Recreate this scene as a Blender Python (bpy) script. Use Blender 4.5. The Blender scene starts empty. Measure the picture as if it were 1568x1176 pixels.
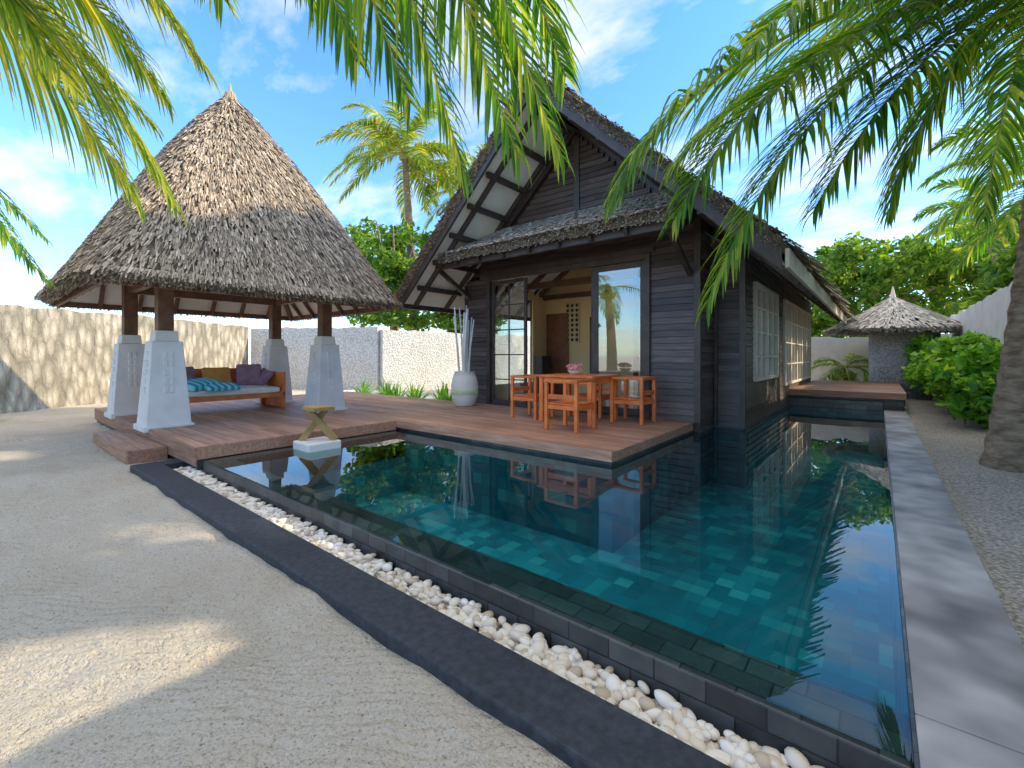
import bpy, math, random
import numpy as np
from mathutils import Vector, Matrix
random.seed(7); np.random.seed(7)
R=random.random
def U(a,b): return a+(b-a)*R()
scene=bpy.context.scene
scene.view_settings.view_transform='Standard'; scene.view_settings.look='None'; scene.view_settings.exposure=0
# ------------------------------------------------------------ materials
def nt(name):
    m=bpy.data.materials.new(name); m.use_nodes=True; n=m.node_tree; n.nodes.clear()
    o=n.nodes.new('ShaderNodeOutputMaterial'); return m,n,o
def rgba(c): return (c[0],c[1],c[2],1)
def coords(n,kind,stretch):
    if kind=='World':
        g=n.nodes.new('ShaderNodeNewGeometry'); s=g.outputs['Position']
    else:
        t=n.nodes.new('ShaderNodeTexCoord'); s=t.outputs[kind]
    if stretch==(1,1,1): return s
    mp=n.nodes.new('ShaderNodeMapping'); mp.inputs['Scale'].default_value=stretch
    n.links.new(s,mp.inputs['Vector']); return mp.outputs['Vector']
def noise(n,vec,scale,detail=3,rough=.6):
    t=n.nodes.new('ShaderNodeTexNoise'); t.inputs['Scale'].default_value=scale; t.inputs['Detail'].default_value=detail
    t.inputs['Roughness'].default_value=rough; n.links.new(vec,t.inputs['Vector']); return t.outputs['Fac']
def ramp(n,fac,stops):
    r=n.nodes.new('ShaderNodeValToRGB'); e=r.color_ramp.elements
    e[0].position=stops[0][0]; e[0].color=rgba(stops[0][1]); e[1].position=stops[-1][0]; e[1].color=rgba(stops[-1][1])
    for p,c in stops[1:-1]:
        x=e.new(p); x.color=rgba(c)
    n.links.new(fac,r.inputs['Fac']); return r.outputs['Color']
def mixc(n,a,b,fac,mode='MIX'):
    m=n.nodes.new('ShaderNodeMixRGB'); m.blend_type=mode
    for s,i in ((a,'Color1'),(b,'Color2'),(fac,'Fac')):
        if isinstance(s,(tuple,list)): m.inputs[i].default_value=rgba(s)
        elif isinstance(s,(int,float)): m.inputs[i].default_value=s
        else: n.links.new(s,m.inputs[i])
    return m.outputs['Color']
def mth(n,op,a,b=0.):
    m=n.nodes.new('ShaderNodeMath'); m.operation=op
    for k,s in enumerate((a,b)):
        if isinstance(s,(int,float)): m.inputs[k].default_value=s
        else: n.links.new(s,m.inputs[k])
    return m.outputs[0]
def bump(n,h,strength,dist):
    b=n.nodes.new('ShaderNodeBump'); b.inputs['Strength'].default_value=strength; b.inputs['Distance'].default_value=dist
    n.links.new(h,b.inputs['Height']); return b.outputs['Normal']
def M(name,c1,c2,scale=5,rough=.8,bstr=.3,bdist=.01,bscale=30,kind='World',stretch=(1,1,1),island=0.,spec=.3,metal=0,big=0.):
    m,n,o=nt(name); v=coords(n,kind,stretch)
    f=noise(n,v,scale,2); col=ramp(n,f,[(.3,c1),(.7,c2)])
    if big>0:
        f2=noise(n,coords(n,kind,(1,1,1)),.8,3); k=ramp(n,f2,[(.35,(1-big,)*3),(.65,(1+big*.3,)*3)]); col=mixc(n,col,k,1.,'MULTIPLY')
    if island>0:
        g=n.nodes.new('ShaderNodeNewGeometry'); k=ramp(n,g.outputs['Random Per Island'],[(0,(1-island,)*3),(1,(1+island,)*3)])
        col=mixc(n,col,k,1.,'MULTIPLY')
    p=n.nodes.new('ShaderNodeBsdfPrincipled'); n.links.new(col,p.inputs['Base Color']); p.inputs['Roughness'].default_value=rough
    p.inputs['Specular IOR Level'].default_value=spec; p.inputs['Metallic'].default_value=metal
    if bstr>0: n.links.new(bump(n,noise(n,v,bscale,3),bstr,bdist),p.inputs['Normal'])
    n.links.new(p.outputs[0],o.inputs[0]); return m
def islandmat(name,stops,rough=.95,spec=.1):
    m,n,o=nt(name); g=n.nodes.new('ShaderNodeNewGeometry')
    p=n.nodes.new('ShaderNodeBsdfPrincipled'); n.links.new(ramp(n,g.outputs['Random Per Island'],stops),p.inputs['Base Color']); p.inputs['Roughness'].default_value=rough; p.inputs['Specular IOR Level'].default_value=spec
    n.links.new(p.outputs[0],o.inputs[0]); return m
def leafmat(name,c1,c2,c3,trans=.45,rough=.42):
    m,n,o=nt(name); g=n.nodes.new('ShaderNodeNewGeometry')
    col=ramp(n,g.outputs['Random Per Island'],[(0,c1),(.65,c2),(1,c3)])
    p=n.nodes.new('ShaderNodeBsdfPrincipled'); n.links.new(col,p.inputs['Base Color']); p.inputs['Roughness'].default_value=rough
    p.inputs['Specular IOR Level'].default_value=.4
    t=n.nodes.new('ShaderNodeBsdfTranslucent'); n.links.new(mixc(n,col,(2.0,1.75,.5),1.,'MULTIPLY'),t.inputs['Color'])
    mx=n.nodes.new('ShaderNodeMixShader'); mx.inputs[0].default_value=trans
    n.links.new(p.outputs[0],mx.inputs[1]); n.links.new(t.outputs[0],mx.inputs[2]); n.links.new(mx.outputs[0],o.inputs[0]); return m
def tilemat(name,c1,c2,mortar,w,h,rough,off=0.,msize=.006,spec=.5,bs=.4,nz=3.,lo=.6,hi=1.35):
    m,n,o=nt(name); v=coords(n,'UV',(1,1,1))
    b=n.nodes.new('ShaderNodeTexBrick'); b.offset=off; b.inputs['Scale'].default_value=1; b.inputs['Brick Width'].default_value=w; b.inputs['Row Height'].default_value=h
    b.inputs['Mortar Size'].default_value=msize; b.inputs['Color1'].default_value=rgba(c1); b.inputs['Color2'].default_value=rgba(c2); b.inputs['Mortar'].default_value=rgba(mortar)
    n.links.new(v,b.inputs['Vector'])
    f=noise(n,coords(n,'World',(1,1,1)),nz,3); k=ramp(n,f,[(.3,(lo,)*3),(.7,(hi,)*3)])
    col=mixc(n,b.outputs['Color'],k,1.,'MULTIPLY')
    p=n.nodes.new('ShaderNodeBsdfPrincipled'); n.links.new(col,p.inputs['Base Color']); p.inputs['Roughness'].default_value=rough; p.inputs['Specular IOR Level'].default_value=spec
    if bs:
        hh=mth(n,'SUBTRACT',noise(n,coords(n,'World',(1,1,1)),25,3),b.outputs['Fac']); n.links.new(bump(n,hh,bs,.008),p.inputs['Normal'])
    n.links.new(p.outputs[0],o.inputs[0]); return m
def basinmat():
    m,n,o=nt('teal_pool_tile'); v=coords(n,'UV',(1,1,1)); sc=n.nodes.new('ShaderNodeVectorMath'); sc.operation='SCALE'; sc.inputs[3].default_value=1/.15; n.links.new(v,sc.inputs[0])
    fl=n.nodes.new('ShaderNodeVectorMath'); fl.operation='FLOOR'; n.links.new(sc.outputs[0],fl.inputs[0]); wn=n.nodes.new('ShaderNodeTexWhiteNoise'); wn.noise_dimensions='3D'; n.links.new(fl.outputs[0],wn.inputs['Vector'])
    col=ramp(n,wn.outputs['Value'],[(0,(.004,.17,.245)),(.6,(.007,.25,.34)),(.9,(.02,.35,.42)),(1,(.07,.46,.51))])
    f=noise(n,coords(n,'World',(1,1,1)),.8,3); col=mixc(n,col,ramp(n,f,[(.3,(.72,)*3),(.7,(1.2,)*3)]),1.,'MULTIPLY')
    fr=n.nodes.new('ShaderNodeVectorMath'); fr.operation='FRACTION'; n.links.new(sc.outputs[0],fr.inputs[0]); sp=n.nodes.new('ShaderNodeSeparateXYZ'); n.links.new(fr.outputs[0],sp.inputs[0])
    mo=mth(n,'MAXIMUM',mth(n,'LESS_THAN',sp.outputs[0],.03),mth(n,'LESS_THAN',sp.outputs[1],.03)); col=mixc(n,col,(.006,.17,.24),mth(n,'MULTIPLY',mo,.5))
    p=n.nodes.new('ShaderNodeBsdfPrincipled'); n.links.new(col,p.inputs['Base Color']); p.inputs['Roughness'].default_value=.6; n.links.new(p.outputs[0],o.inputs[0]); return m
def glassmat(name,tint,ior,gl=(1,1,1),wave=0,rough=0.,extra=0.):
    m,n,o=nt(name)
    t=n.nodes.new('ShaderNodeBsdfTransparent'); t.inputs['Color'].default_value=rgba(tint)
    g=n.nodes.new('ShaderNodeBsdfGlossy'); g.inputs['Roughness'].default_value=rough; g.inputs['Color'].default_value=rgba(gl)
    f=n.nodes.new('ShaderNodeFresnel'); f.inputs['IOR'].default_value=ior
    if wave:
        v=coords(n,'World',(1,1,1)); nn=bump(n,noise(n,v,1.6,2,.45),wave,.05)
        n.links.new(nn,g.inputs['Normal']); n.links.new(nn,f.inputs['Normal'])
    mx=n.nodes.new('ShaderNodeMixShader'); n.links.new(mth(n,'ADD',f.outputs[0],extra),mx.inputs[0])
    n.links.new(t.outputs[0],mx.inputs[1]); n.links.new(g.outputs[0],mx.inputs[2]); n.links.new(mx.outputs[0],o.inputs[0]); return m
def sandmat():
    m,n,o=nt('sand'); v=coords(n,'World',(1,1,1))
    f=noise(n,v,.9,4,.6); f2=noise(n,v,75,3,.75); 
    col=ramp(n,f,[(.3,(.74,.635,.48)),(.5,(.83,.735,.585)),(.72,(.88,.80,.665))])
    col=mixc(n,col,ramp(n,f2,[(.32,(.60,.56,.51)),(.46,(1,1,1)),(.75,(1.06,1.06,1.06))]),1.,'MULTIPLY')
    vo=n.nodes.new('ShaderNodeTexVoronoi'); vo.inputs['Scale'].default_value=22; n.links.new(v,vo.inputs['Vector'])
    sp=mth(n,'LESS_THAN',vo.outputs['Distance'],.11); gate=mth(n,'GREATER_THAN',f,.48)
    col=mixc(n,col,(.28,.2,.12),mth(n,'MULTIPLY',mth(n,'MULTIPLY',sp,gate),.7))
    w=n.nodes.new('ShaderNodeTexWave'); w.inputs['Scale'].default_value=6; w.inputs['Distortion'].default_value=8; w.inputs['Detail'].default_value=1; w.inputs['Detail Scale'].default_value=.4
    mp=n.nodes.new('ShaderNodeMapping'); mp.inputs['Rotation'].default_value=(0,0,.9); n.links.new(v,mp.inputs['Vector']); n.links.new(mp.outputs[0],w.inputs['Vector'])
    rake=mth(n,'MULTIPLY',w.outputs['Fac'],mth(n,'MULTIPLY',ramp(n,noise(n,v,.8,1),[(.42,(0,0,0)),(.6,(1,1,1))]),.5))
    h=mth(n,'ADD',mth(n,'ADD',mth(n,'MULTIPLY',noise(n,v,7,5,.72),2.8),mth(n,'MULTIPLY',f2,.8)),rake)
    p=n.nodes.new('ShaderNodeBsdfPrincipled'); n.links.new(col,p.inputs['Base Color']); p.inputs['Roughness'].default_value=.95; p.inputs['Specular IOR Level'].default_value=.1
    n.links.new(bump(n,h,1.,.034),p.inputs['Normal']); n.links.new(p.outputs[0],o.inputs[0]); return m
SAND=sandmat()
THATCH=islandmat('thatch',[(0,(.20,.155,.11)),(.5,(.43,.34,.245)),(.9,(.60,.49,.36)),(1,(.76,.65,.49))])
THATCHC=islandmat('canopy_thatch',[(0,(.42,.37,.30)),(.5,(.68,.61,.51)),(1,(.86,.80,.70))])
THATCHL=islandmat('thatch_finial',[(0,(.28,.21,.13)),(1,(.5,.4,.27))])
TBASE=M('thatch_under',(.16,.125,.09),(.26,.21,.155),9,.95,0,spec=.1)
DARK=M('dark_stained_wood',(.062,.046,.040),(.14,.10,.086),3,.42,.25,.004,25,stretch=(1,1,14),island=.45,spec=.5)
DARKP=M('dark_frame_wood',(.045,.032,.027),(.085,.062,.052),6,.42,0,spec=.5)
BROWN=M('brown_post_wood',(.12,.06,.035),(.21,.115,.07),6,.55,0,spec=.4)
DECK=M('deck_wood',(.33,.165,.10),(.54,.315,.21),2.5,.5,.3,.004,30,stretch=(1,12,12),island=.25,spec=.5,big=.18)
ORANGE=M('orange_teak',(.66,.15,.03),(.84,.27,.07),6,.4,0,island=.2,spec=.5)
WHITE=M('white_render',(.78,.76,.71),(.88,.86,.82),4,.85,.3,.006,50,spec=.2,big=.1)
SOFFIT=M('white_soffit',(.78,.75,.66),(.88,.85,.78),3,.8,0,spec=.2)
CREAM=M('cream_plaster',(.92,.66,.33),(.94,.72,.40),2,.8,0,spec=.2)
CONC=M('grey_coping_stone',(.20,.21,.22),(.46,.47,.48),3.2,.6,.4,.004,90,spec=.4,big=.45)
CURB=M('black_curb_stone',(.020,.026,.036),(.050,.060,.076),26,.6,.6,.004,120,spec=.45,big=.25)
SLATE=tilemat('slate_tile',(.028,.034,.038),(.10,.105,.105),(.02,.022,.024),.2,.1,.35,.5,.004)
BASIN=basinmat()
WATER=glassmat('pool_water',(.60,.95,1.0),1.42,wave=.035)
GLASS=glassmat('window_glass',(.85,.9,.9),1.5,extra=.12)
PEB=islandmat('white_pebbles',[(0,(.50,.41,.29)),(.2,(.74,.66,.53)),(.8,(.86,.81,.70)),(1,(.92,.89,.83))],.45,.5)
BARK=M('palm_bark',(.17,.12,.08),(.40,.31,.22),7,.95,.9,.02,22,stretch=(1,1,2.4),spec=.1)
FROND=leafmat('palm_leaflets',(.035,.125,.025),(.13,.31,.045),(.44,.48,.08),.5)
FROND2=leafmat('palm_leaflets_yellow',(.08,.20,.03),(.24,.35,.045),(.62,.53,.1),.5)
RACH=M('palm_rachis',(.32,.36,.08),(.52,.48,.16),6,.5,0)
LEAF=leafmat('tree_leaves',(.05,.14,.02),(.13,.27,.035),(.32,.42,.06))
HEDGE=leafmat('hedge_leaves',(.06,.20,.025),(.17,.44,.045),(.40,.62,.08),.4,.32)
def wallmat(name,c1,c2,vor,stretch,bs,dk=.6,bd=.05):
    m,n,o=nt(name); v=coords(n,'World',stretch); vo=n.nodes.new('ShaderNodeTexVoronoi'); vo.inputs['Scale'].default_value=vor; n.links.new(v,vo.inputs['Vector'])
    f=noise(n,coords(n,'World',(1,1,1)),1.2,4); col=ramp(n,f,[(.3,c1),(.7,c2)]); col=mixc(n,col,ramp(n,vo.outputs['Distance'],[(.1,(1.08,1.08,1.08)),(.7,(dk,dk,dk*.96))]),1.,'MULTIPLY')
    p=n.nodes.new('ShaderNodeBsdfPrincipled'); n.links.new(col,p.inputs['Base Color']); p.inputs['Roughness'].default_value=.9; p.inputs['Specular IOR Level'].default_value=.2
    n.links.new(bump(n,mth(n,'SUBTRACT',noise(n,v,vor*2.,3),mth(n,'MULTIPLY',vo.outputs['Distance'],1.6)),bs,bd),p.inputs['Normal']); n.links.new(p.outputs[0],o.inputs[0]); return m
CORAL=wallmat('coral_plaster',(.50,.445,.345),(.66,.60,.49),5.5,(1,1,.35),1.,.5,.10)
PEBW=wallmat('white_pebble_wall',(.76,.75,.70),(.88,.87,.83),17,(1,1,1),.6,.66)
GRAV=wallmat('white_gravel',(.68,.64,.57),(.86,.83,.77),38,(1,1,1),.8,.55)
# ------------------------------------------------------------ mesh helpers
COL=scene.collection
def empty(name,loc=(0,0,0)):
    e=bpy.data.objects.new(name,None); e.location=loc; COL.objects.link(e); return e
def mk(name,v,f,mat,parent=None,smooth=False,uv=False):
    me=bpy.data.meshes.new(name); me.from_pydata(v,[],f); me.update()
    mats=mat if isinstance(mat,(list,tuple)) else [mat]
    for k in mats: me.materials.append(k)
    if smooth: me.polygons.foreach_set('use_smooth',[True]*len(me.polygons))
    if uv:
        l=me.uv_layers.new(name='UVMap')
        for p in me.polygons:
            a=[abs(c) for c in p.normal]
            for li in p.loop_indices:
                c=me.vertices[me.loops[li].vertex_index].co
                if a[2]>=a[0] and a[2]>=a[1]: q=(c.x,c.y)
                elif a[0]>=a[1]: q=(c.y,c.z)
                else: q=(c.x,c.z)
                l.data[li].uv=q
    ob=bpy.data.objects.new(name,me); COL.objects.link(ob)
    if parent:
        ob.parent=parent; ob.matrix_parent_inverse=Matrix.Translation(-Vector(parent.location))
    return ob
class Acc:
    def __init__(s): s.v=[]; s.f=[]
    def box(s,x0,x1,y0,y1,z0,z1,j=0):
        b=len(s.v)
        for z in (z0,z1):
            for x,y in ((x0,y0),(x1,y0),(x1,y1),(x0,y1)): s.v.append((x,y,z))
        s.f+=[(b,b+3,b+2,b+1),(b+4,b+5,b+6,b+7),(b,b+1,b+5,b+4),(b+1,b+2,b+6,b+5),(b+2,b+3,b+7,b+6),(b+3,b,b+4,b+7)]; return s
    def beam(s,p,q,w,h,w2=None,h2=None,up=(0,0,1)):
        p=Vector(p);q=Vector(q);d=(q-p).normalized();u=Vector(up)
        if abs(d.dot(u))>.98: u=Vector((0,1,0))
        sd=d.cross(u).normalized();u=sd.cross(d)
        w2=w if w2 is None else w2;h2=h if h2 is None else h2
        b=len(s.v)
        for c,ww,hh in ((p,w,h),(q,w2,h2)):
            for i,k in ((-1,-1),(1,-1),(1,1),(-1,1)): s.v.append(tuple(c+sd*i*ww/2+u*k*hh/2))
        s.f+=[(b,b+1,b+2,b+3),(b+4,b+7,b+6,b+5),(b,b+4,b+5,b+1),(b+1,b+5,b+6,b+2),(b+2,b+6,b+7,b+3),(b+3,b+7,b+4,b)]; return s
    def poly(s,pts):
        b=len(s.v); s.v+= [tuple(p) for p in pts]; s.f.append(tuple(range(b,b+len(pts)))); return s
    def tube(s,pts,rads,n=10,cap=True):
        b=len(s.v); P=[Vector(p) for p in pts]
        for i,p in enumerate(P):
            d=(P[min(i+1,len(P)-1)]-P[max(i-1,0)]).normalized(); u=Vector((1,0,0)) if abs(d.x)<.9 else Vector((0,1,0))
            a=d.cross(u).normalized(); c=d.cross(a)
            for k in range(n):
                t=2*math.pi*k/n; s.v.append(tuple(p+(a*math.cos(t)+c*math.sin(t))*rads[i]))
        for i in range(len(P)-1):
            for k in range(n): s.f.append((b+i*n+k,b+i*n+(k+1)%n,b+(i+1)*n+(k+1)%n,b+(i+1)*n+k))
        if cap: s.f.append(tuple(b+k for k in range(n))[::-1]); e=b+(len(P)-1)*n; s.f.append(tuple(e+k for k in range(n)))
        return s
    def make(s,name,mat,parent=None,smooth=False,uv=False,bevel=0):
        o=mk(name,s.v,s.f,mat,parent,smooth,uv)
        if bevel:
            m=o.modifiers.new('b','BEVEL'); m.width=bevel; m.segments=2; m.limit_method='ANGLE'
        return o
# ------------------------------------------------------------ thatch
def thatch(acc,S,length,b_len,row=.11,w=(.03,.065),sl=(.25,.42),b0=0.,b1=1.,lift=(.015,.06),layers=6,thick=.2,closed=False,dens=1.3,edge_len=(.1,.22)):
    e=1e-3
    def strip(a,b,L,lf,off,dn=0):
        P=S(a,b);D=(S(a,b-e)-P) ; D.normalize(); T=(S(a+e,b)-P)
        if T.length<1e-9: return
        T.normalize(); N=T.cross(D); 
        if N.z<0: N=-N
        ww=U(*w)/2; P=P+N*off
        D2=(D+T*U(-.22,.22)+Vector((0,0,-dn))).normalized()
        q=P+D2*L+N*lf; bb=len(acc.v)
        acc.v.extend([tuple(P-T*ww),tuple(P+T*ww),tuple(q+T*ww*U(.4,.9)+N*U(-.01,.01)),tuple(q-T*ww*U(.4,.9)+N*U(-.01,.01))])
        acc.f.append((bb,bb+1,bb+2,bb+3))
    rows=int(b_len*(b1-b0)/row)
    for i in range(rows):
        for_b=b0+(i+.5)/rows*(b1-b0)
        n=int(length(for_b)*dens/((w[0]+w[1])/2))+1
        for k in range(n):
            strip(R(),min(.999,for_b+U(-.5,.5)/rows),U(*sl),U(*lift),0.)
    n=int(length(0)*1.6/((w[0]+w[1])/2))
    for l in range(layers):
        for k in range(n): strip(R(),b0+.002,U(*edge_len),U(-.01,.02),-thick*l/max(1,layers-1)+.02,dn=U(0,.25))
# ------------------------------------------------------------ ground
HX0,HX1,HY0,HY1=-6.05,.62,1.24,12.72
def axis(lo,hi,step,marks,far):
    a=list(np.arange(lo,hi,step)); 
    a=[x for x in a if all(abs(x-m)>step*.35 for m in marks)]+list(marks)
    s=step;x=lo
    while x>-far: s*=1.5; x-=s; a.append(x)
    s=step;x=hi
    while x<far: s*=1.5; x+=s; a.append(x)
    return sorted(a)
xs=axis(-20,3,.08,[HX0,HX1],700); ys=axis(-3,5,.08,[HY0,HY1],700)
from mathutils import noise as mn
feet=[(U(-11,-.5),U(-1.5,1.0),U(0,3.14)) for i in range(90)]
def gz(x,y):
    if x<-30 or x>6 or y<-8 or y>20: return -.03
    z=-.03+.035*mn.noise((x*.9,y*.9,0))+.020*mn.noise((x*3.1,y*3.1,5))+.010*mn.noise((x*7,y*7,9))
    if y<1.4 and x>-12:
        for fx,fy,fa in feet:
            dx,dy=x-fx,y-fy
            if abs(dx)<.3 and abs(dy)<.3:
                c,s=math.cos(fa),math.sin(fa); u,v=(dx*c+dy*s)/.15,(-dx*s+dy*c)/.08; q=u*u+v*v; z+=-.026*math.exp(-q)+.010*math.exp(-(q-2.2)**2)
    if x>-6.9 and .95<y<1.7: z=min(z,.012+.012*mn.noise((x*2.5,y*2.5,4)))
    return z
gv=[];gf=[];nx=len(xs)
for y in ys:
    for x in xs: gv.append((x,y,gz(x,y)))
for j in range(len(ys)-1):
    for i in range(nx-1):
        cx=(xs[i]+xs[i+1])/2;cy=(ys[j]+ys[j+1])/2
        if HX0<cx<HX1 and HY0<cy<HY1: continue
        gf.append((j*nx+i,j*nx+i+1,(j+1)*nx+i+1,(j+1)*nx+i))
mk('sand_ground',gv,gf,SAND,smooth=True)
xs2=np.arange(.47,2.0,.06); ys2=np.arange(-2,20,.12); gv=[(x,y,.045+.02*mn.noise((x*2,y*2,3))+.012*mn.noise((x*9,y*9,3))) for y in ys2 for x in xs2]; k=len(xs2)
mk('gravel_path',gv,[(j*k+i,j*k+i+1,(j+1)*k+i+1,(j+1)*k+i) for j in range(len(ys2)-1) for i in range(k-1)],GRAV,smooth=True)
# ------------------------------------------------------------ pool
pool=empty('swimming_pool',(-2,4,0))
a=Acc(); fz=-.85; px0,px1,py0,py1=-5.85,.08,2.03,12.7
a.poly([(px0,py0,fz),(px1,py0,fz),(px1,py1,fz),(px0,py1,fz)])
a.poly([(px1,py0,fz),(px1,py0,.08),(px1,py1,.08),(px1,py1,fz)])
a.poly([(px0,py0,.085),(px1,py0,.085),(px1,py0,fz),(px0,py0,fz)])
a.poly([(px0,py1,fz),(px0,4.5,.085),(px0,py0,.085),(px0,py0,fz)])
a.poly([(px0,py1,.08),(px1,py1,.08),(px1,py1,fz),(px0,py1,fz)])
a.box(px0,-2.255,4.485,4.6,fz-.01,.06); a.box(-2.35,-2.255,4.6,8.1,fz-.01,.06); a.box(-2.25,-1.68,8.035,8.2,fz-.01,.06); a.box(-1.8,-1.66,8.2,12.69,fz-.01,.06)
a.make('basin',BASIN,pool,uv=True)
a=Acc(); a.box(-6.02,.08,1.76,2.03,-.3,.088); a.box(-6.02,-5.85,2.03,4.48,-.3,.088)
a.box(-2.13,.08,12.72,12.85,-.3,.3)
a.make('infinity_edge',SLATE,pool,uv=True,bevel=.008)
mk('water_surface',[(-6.0,1.775,.1),(.082,1.775,.1),(.082,12.71,.1),(-6.0,12.71,.1)],[(0,1,2,3)],WATER,pool)
a=Acc(); 
yy=-2.
while yy<12.7:
    a.box(.092,.46,yy,yy+3.996,-.1,.118); yy+=4.0
a.make('grey_coping',CONC,pool,bevel=.006)
Acc().box(.081,.0915,1.7,12.7,-.3,.117).make('coping_tile_edge',SLATE,pool,uv=True)
a=Acc(); a.box(-6.75,3,1.24,1.51,-.25,.03)
a.box(-6.75,-6.5,1.512,1.75,-.2,.028)
a.make('black_curb',CURB,pool,bevel=.012)
Acc().box(-6.5,.08,1.512,1.758,-.3,-.1).make('trough_bed',SLATE,pool,uv=True)
import bmesh
bm=bmesh.new(); bmesh.ops.create_icosphere(bm,subdivisions=2,radius=1); sv=np.array([v.co[:] for v in bm.verts]); sf=np.array([[v.index for v in f.verts] for f in bm.faces]); bm.free()
def pebbles(name,n,pos,size,mat,parent=None):
    V=[];F=[];o=0
    for i in range(n):
        p=pos(); s=U(*size); sc=np.array([s*U(1.0,1.55),s*U(.8,1.1),s*U(.55,.75)]); th=U(0,6.28); ti=U(-.4,.4)
        v=sv*sc*(1+.06*np.sin(sv[:,[1,2,0]]*U(1.5,2.5)+U(0,6)))
        c,s_=math.cos(ti),math.sin(ti); v=v@np.array([[c,0,s_],[0,1,0],[-s_,0,c]]); c,s_=math.cos(th),math.sin(th); v=v@np.array([[c,s_,0],[-s_,c,0],[0,0,1]])
        V.append(v+np.array(p)); F.append(sf+o); o+=len(sv)
    return mk(name,np.concatenate(V).tolist(),np.concatenate(F).tolist(),mat,parent,smooth=True)
pebbles('white_pebbles',3000,lambda:(U(-6.45,.1),U(1.54,1.735),U(-.10,-.025)+.0),(.015,.034),PEB)
# ------------------------------------------------------------ deck
deck=empty('timber_deck',(-5,4,.2))
a=Acc(); DZ=.25
def planks(x0,x1,y0,y1,z=DZ,w=.125,g=.006,th=.03):
    y=y0
    while y<y1-.01:
        ye=min(y+w,y1); x=x0
        while x<x1-.01:
            L=U(2.,3.4); xe=min(x+L,x1)
            if x1-xe<.5: xe=x1
            dz=U(-.0015,.0015); a.box(x,xe-(.004 if xe<x1 else 0),y,ye-g,z-th,z+dz); x=xe
        y=ye
planks(-12.2,-6.1,1.72,4.5); planks(-12.2,-2.27,4.5,7.25)
planks(-9.3,-7.15,1.3,1.70,z=.13)
planks(-1.7,.44,12.72,18,z=.5)
planks(-7.2,-2.3,7.25,7.7,z=.247)
a.make('planks',DECK,deck)
a=Acc()
a.box(-12.2,-6.08,1.695,1.719,.03,.247); a.box(-6.099,-6.075,1.72,4.47,.1,.249); a.box(-6.099,-2.25,4.475,4.499,.14,.249); a.box(-2.269,-2.245,4.5,7.24,.14,.249)
a.box(-9.3,-7.13,1.275,1.299,-.05,.128); a.box(-7.149,-7.125,1.3,1.69,-.05,.127); a.box(-9.32,-9.301,1.3,1.69,-.05,.127)
a.box(-1.7,.46,12.69,12.718,.36,.498); a.box(.441,.465,12.72,18,.2,.498)
a.make('fascia',DECK,deck,bevel=.003)
a=Acc(); a.box(-12.2,-6.11,1.73,4.5,-.3,.215); a.box(-12.2,-2.3,4.51,7.25,-.1,.215); a.box(-1.7,.43,12.86,18,-.2,.46); a.box(-9.2,-7.2,1.31,1.69,-.2,.1)
a.box(-6.02,-2.262,4.495,4.505,.03,.139); a.box(-2.272,-2.262,4.506,8,.03,.139)
a.make('tiled_base',SLATE,deck,uv=True)
# ------------------------------------------------------------ villa
villa=empty('thatched_villa',(-4.5,8,0))
XL,XR,YF=-7.28,-2.18,7.3; RX,RZ=-4.37,5.75; EL,ER,EZ=-7.85,-.88,2.42; YG,YB=5.9,18.0
def roofz(x): return EZ+(RZ-EZ)*((x-EL)/(RX-EL) if x<RX else (ER-x)/(ER-RX))
def siding(acc,axis,c,u0f,u1f,z0,z1,hole=None,h=.105):
    z=z0
    while z<z1-.02:
        ze=min(z+h,z1); u0=u0f(ze);u1=u1f(ze)
        seg=[(u0,u1)]
        if hole and z<hole[3]-.01 and ze>hole[2]+.01: seg=[(u0,hole[0]),(hole[1],u1)]
        for s0,s1 in seg:
            if s1-s0<.03: continue
            u=s0
            while u<s1-.01:
                e=min(u+U(1.2,3.2),s1)
                if s1-e<.4: e=s1
                g=.004 if e<s1 else 0; b=len(acc.v)
                if axis=='x':
                    pts=[(u,c+0,z),(u,c-.03,z),(u,c-.012,ze-.004),(u,c,ze-.004)]; q=[(e-g,p[1],p[2]) for p in pts]
                else:
                    pts=[(c,u,z),(c+.03,u,z),(c+.012,u,ze-.004),(c,u,ze-.004)]; q=[(p[0],e-g,p[2]) for p in pts]
                acc.v+=pts+q; acc.f+=[(b,b+1,b+2,b+3),(b+7,b+6,b+5,b+4),(b+1,b+5,b+6,b+2),(b+2,b+6,b+7,b+3),(b,b+4,b+5,b+1)]
                u=e
        z=ze
a=Acc(); DX0,DX1,DZ1=-6.6,-2.97,3.02
siding(a,'x',YF,lambda z:XL+.0 if z<3. else max(XL,RX-(RZ-.25-z)*1.03),lambda z:XR if z<3.5 else min(XR,RX+(RZ-.25-z)*1.03),.25,5.45,hole=(DX0,DX1,.25,DZ1))
siding(a,'x',8.1,lambda z:-2.18,lambda z:-1.72,.1,3.1)
siding(a,'y',-2.18,lambda z:7.3,lambda z:8.07,.1,3.5)
WN=[(8.75,11.0,.85,2.6),(11.9,16.9,.62,2.6)]
for (y0,y1,z0,z1) in [(8.1,8.75,.1,3.05),(11.0,11.9,.1,3.05),(16.9,17.4,.1,3.05),(8.75,11.0,.1,.85),(8.75,11.0,2.6,3.05),(11.9,16.9,.1,.62),(11.9,16.9,2.6,3.05)]:
    siding(a,'y',-1.72,lambda z,y0=y0:y0,lambda z,y1=y1:y1,z0,z1)
a.make('timber_siding',DARK,villa)
a=Acc()
a.box(XL+.002,DX0,YF+.002,YF+.05,.1,3.0); a.box(DX1,XR-.002,YF+.002,YF+.05,.1,3.4)
a.poly([(XL,YF+.03,DZ1),(XR,YF+.03,DZ1),(XR,YF+.03,roofz(XR)-.02),(RX,YF+.03,RZ-.05),(XL,YF+.03,roofz(XL)-.02)])
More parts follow.
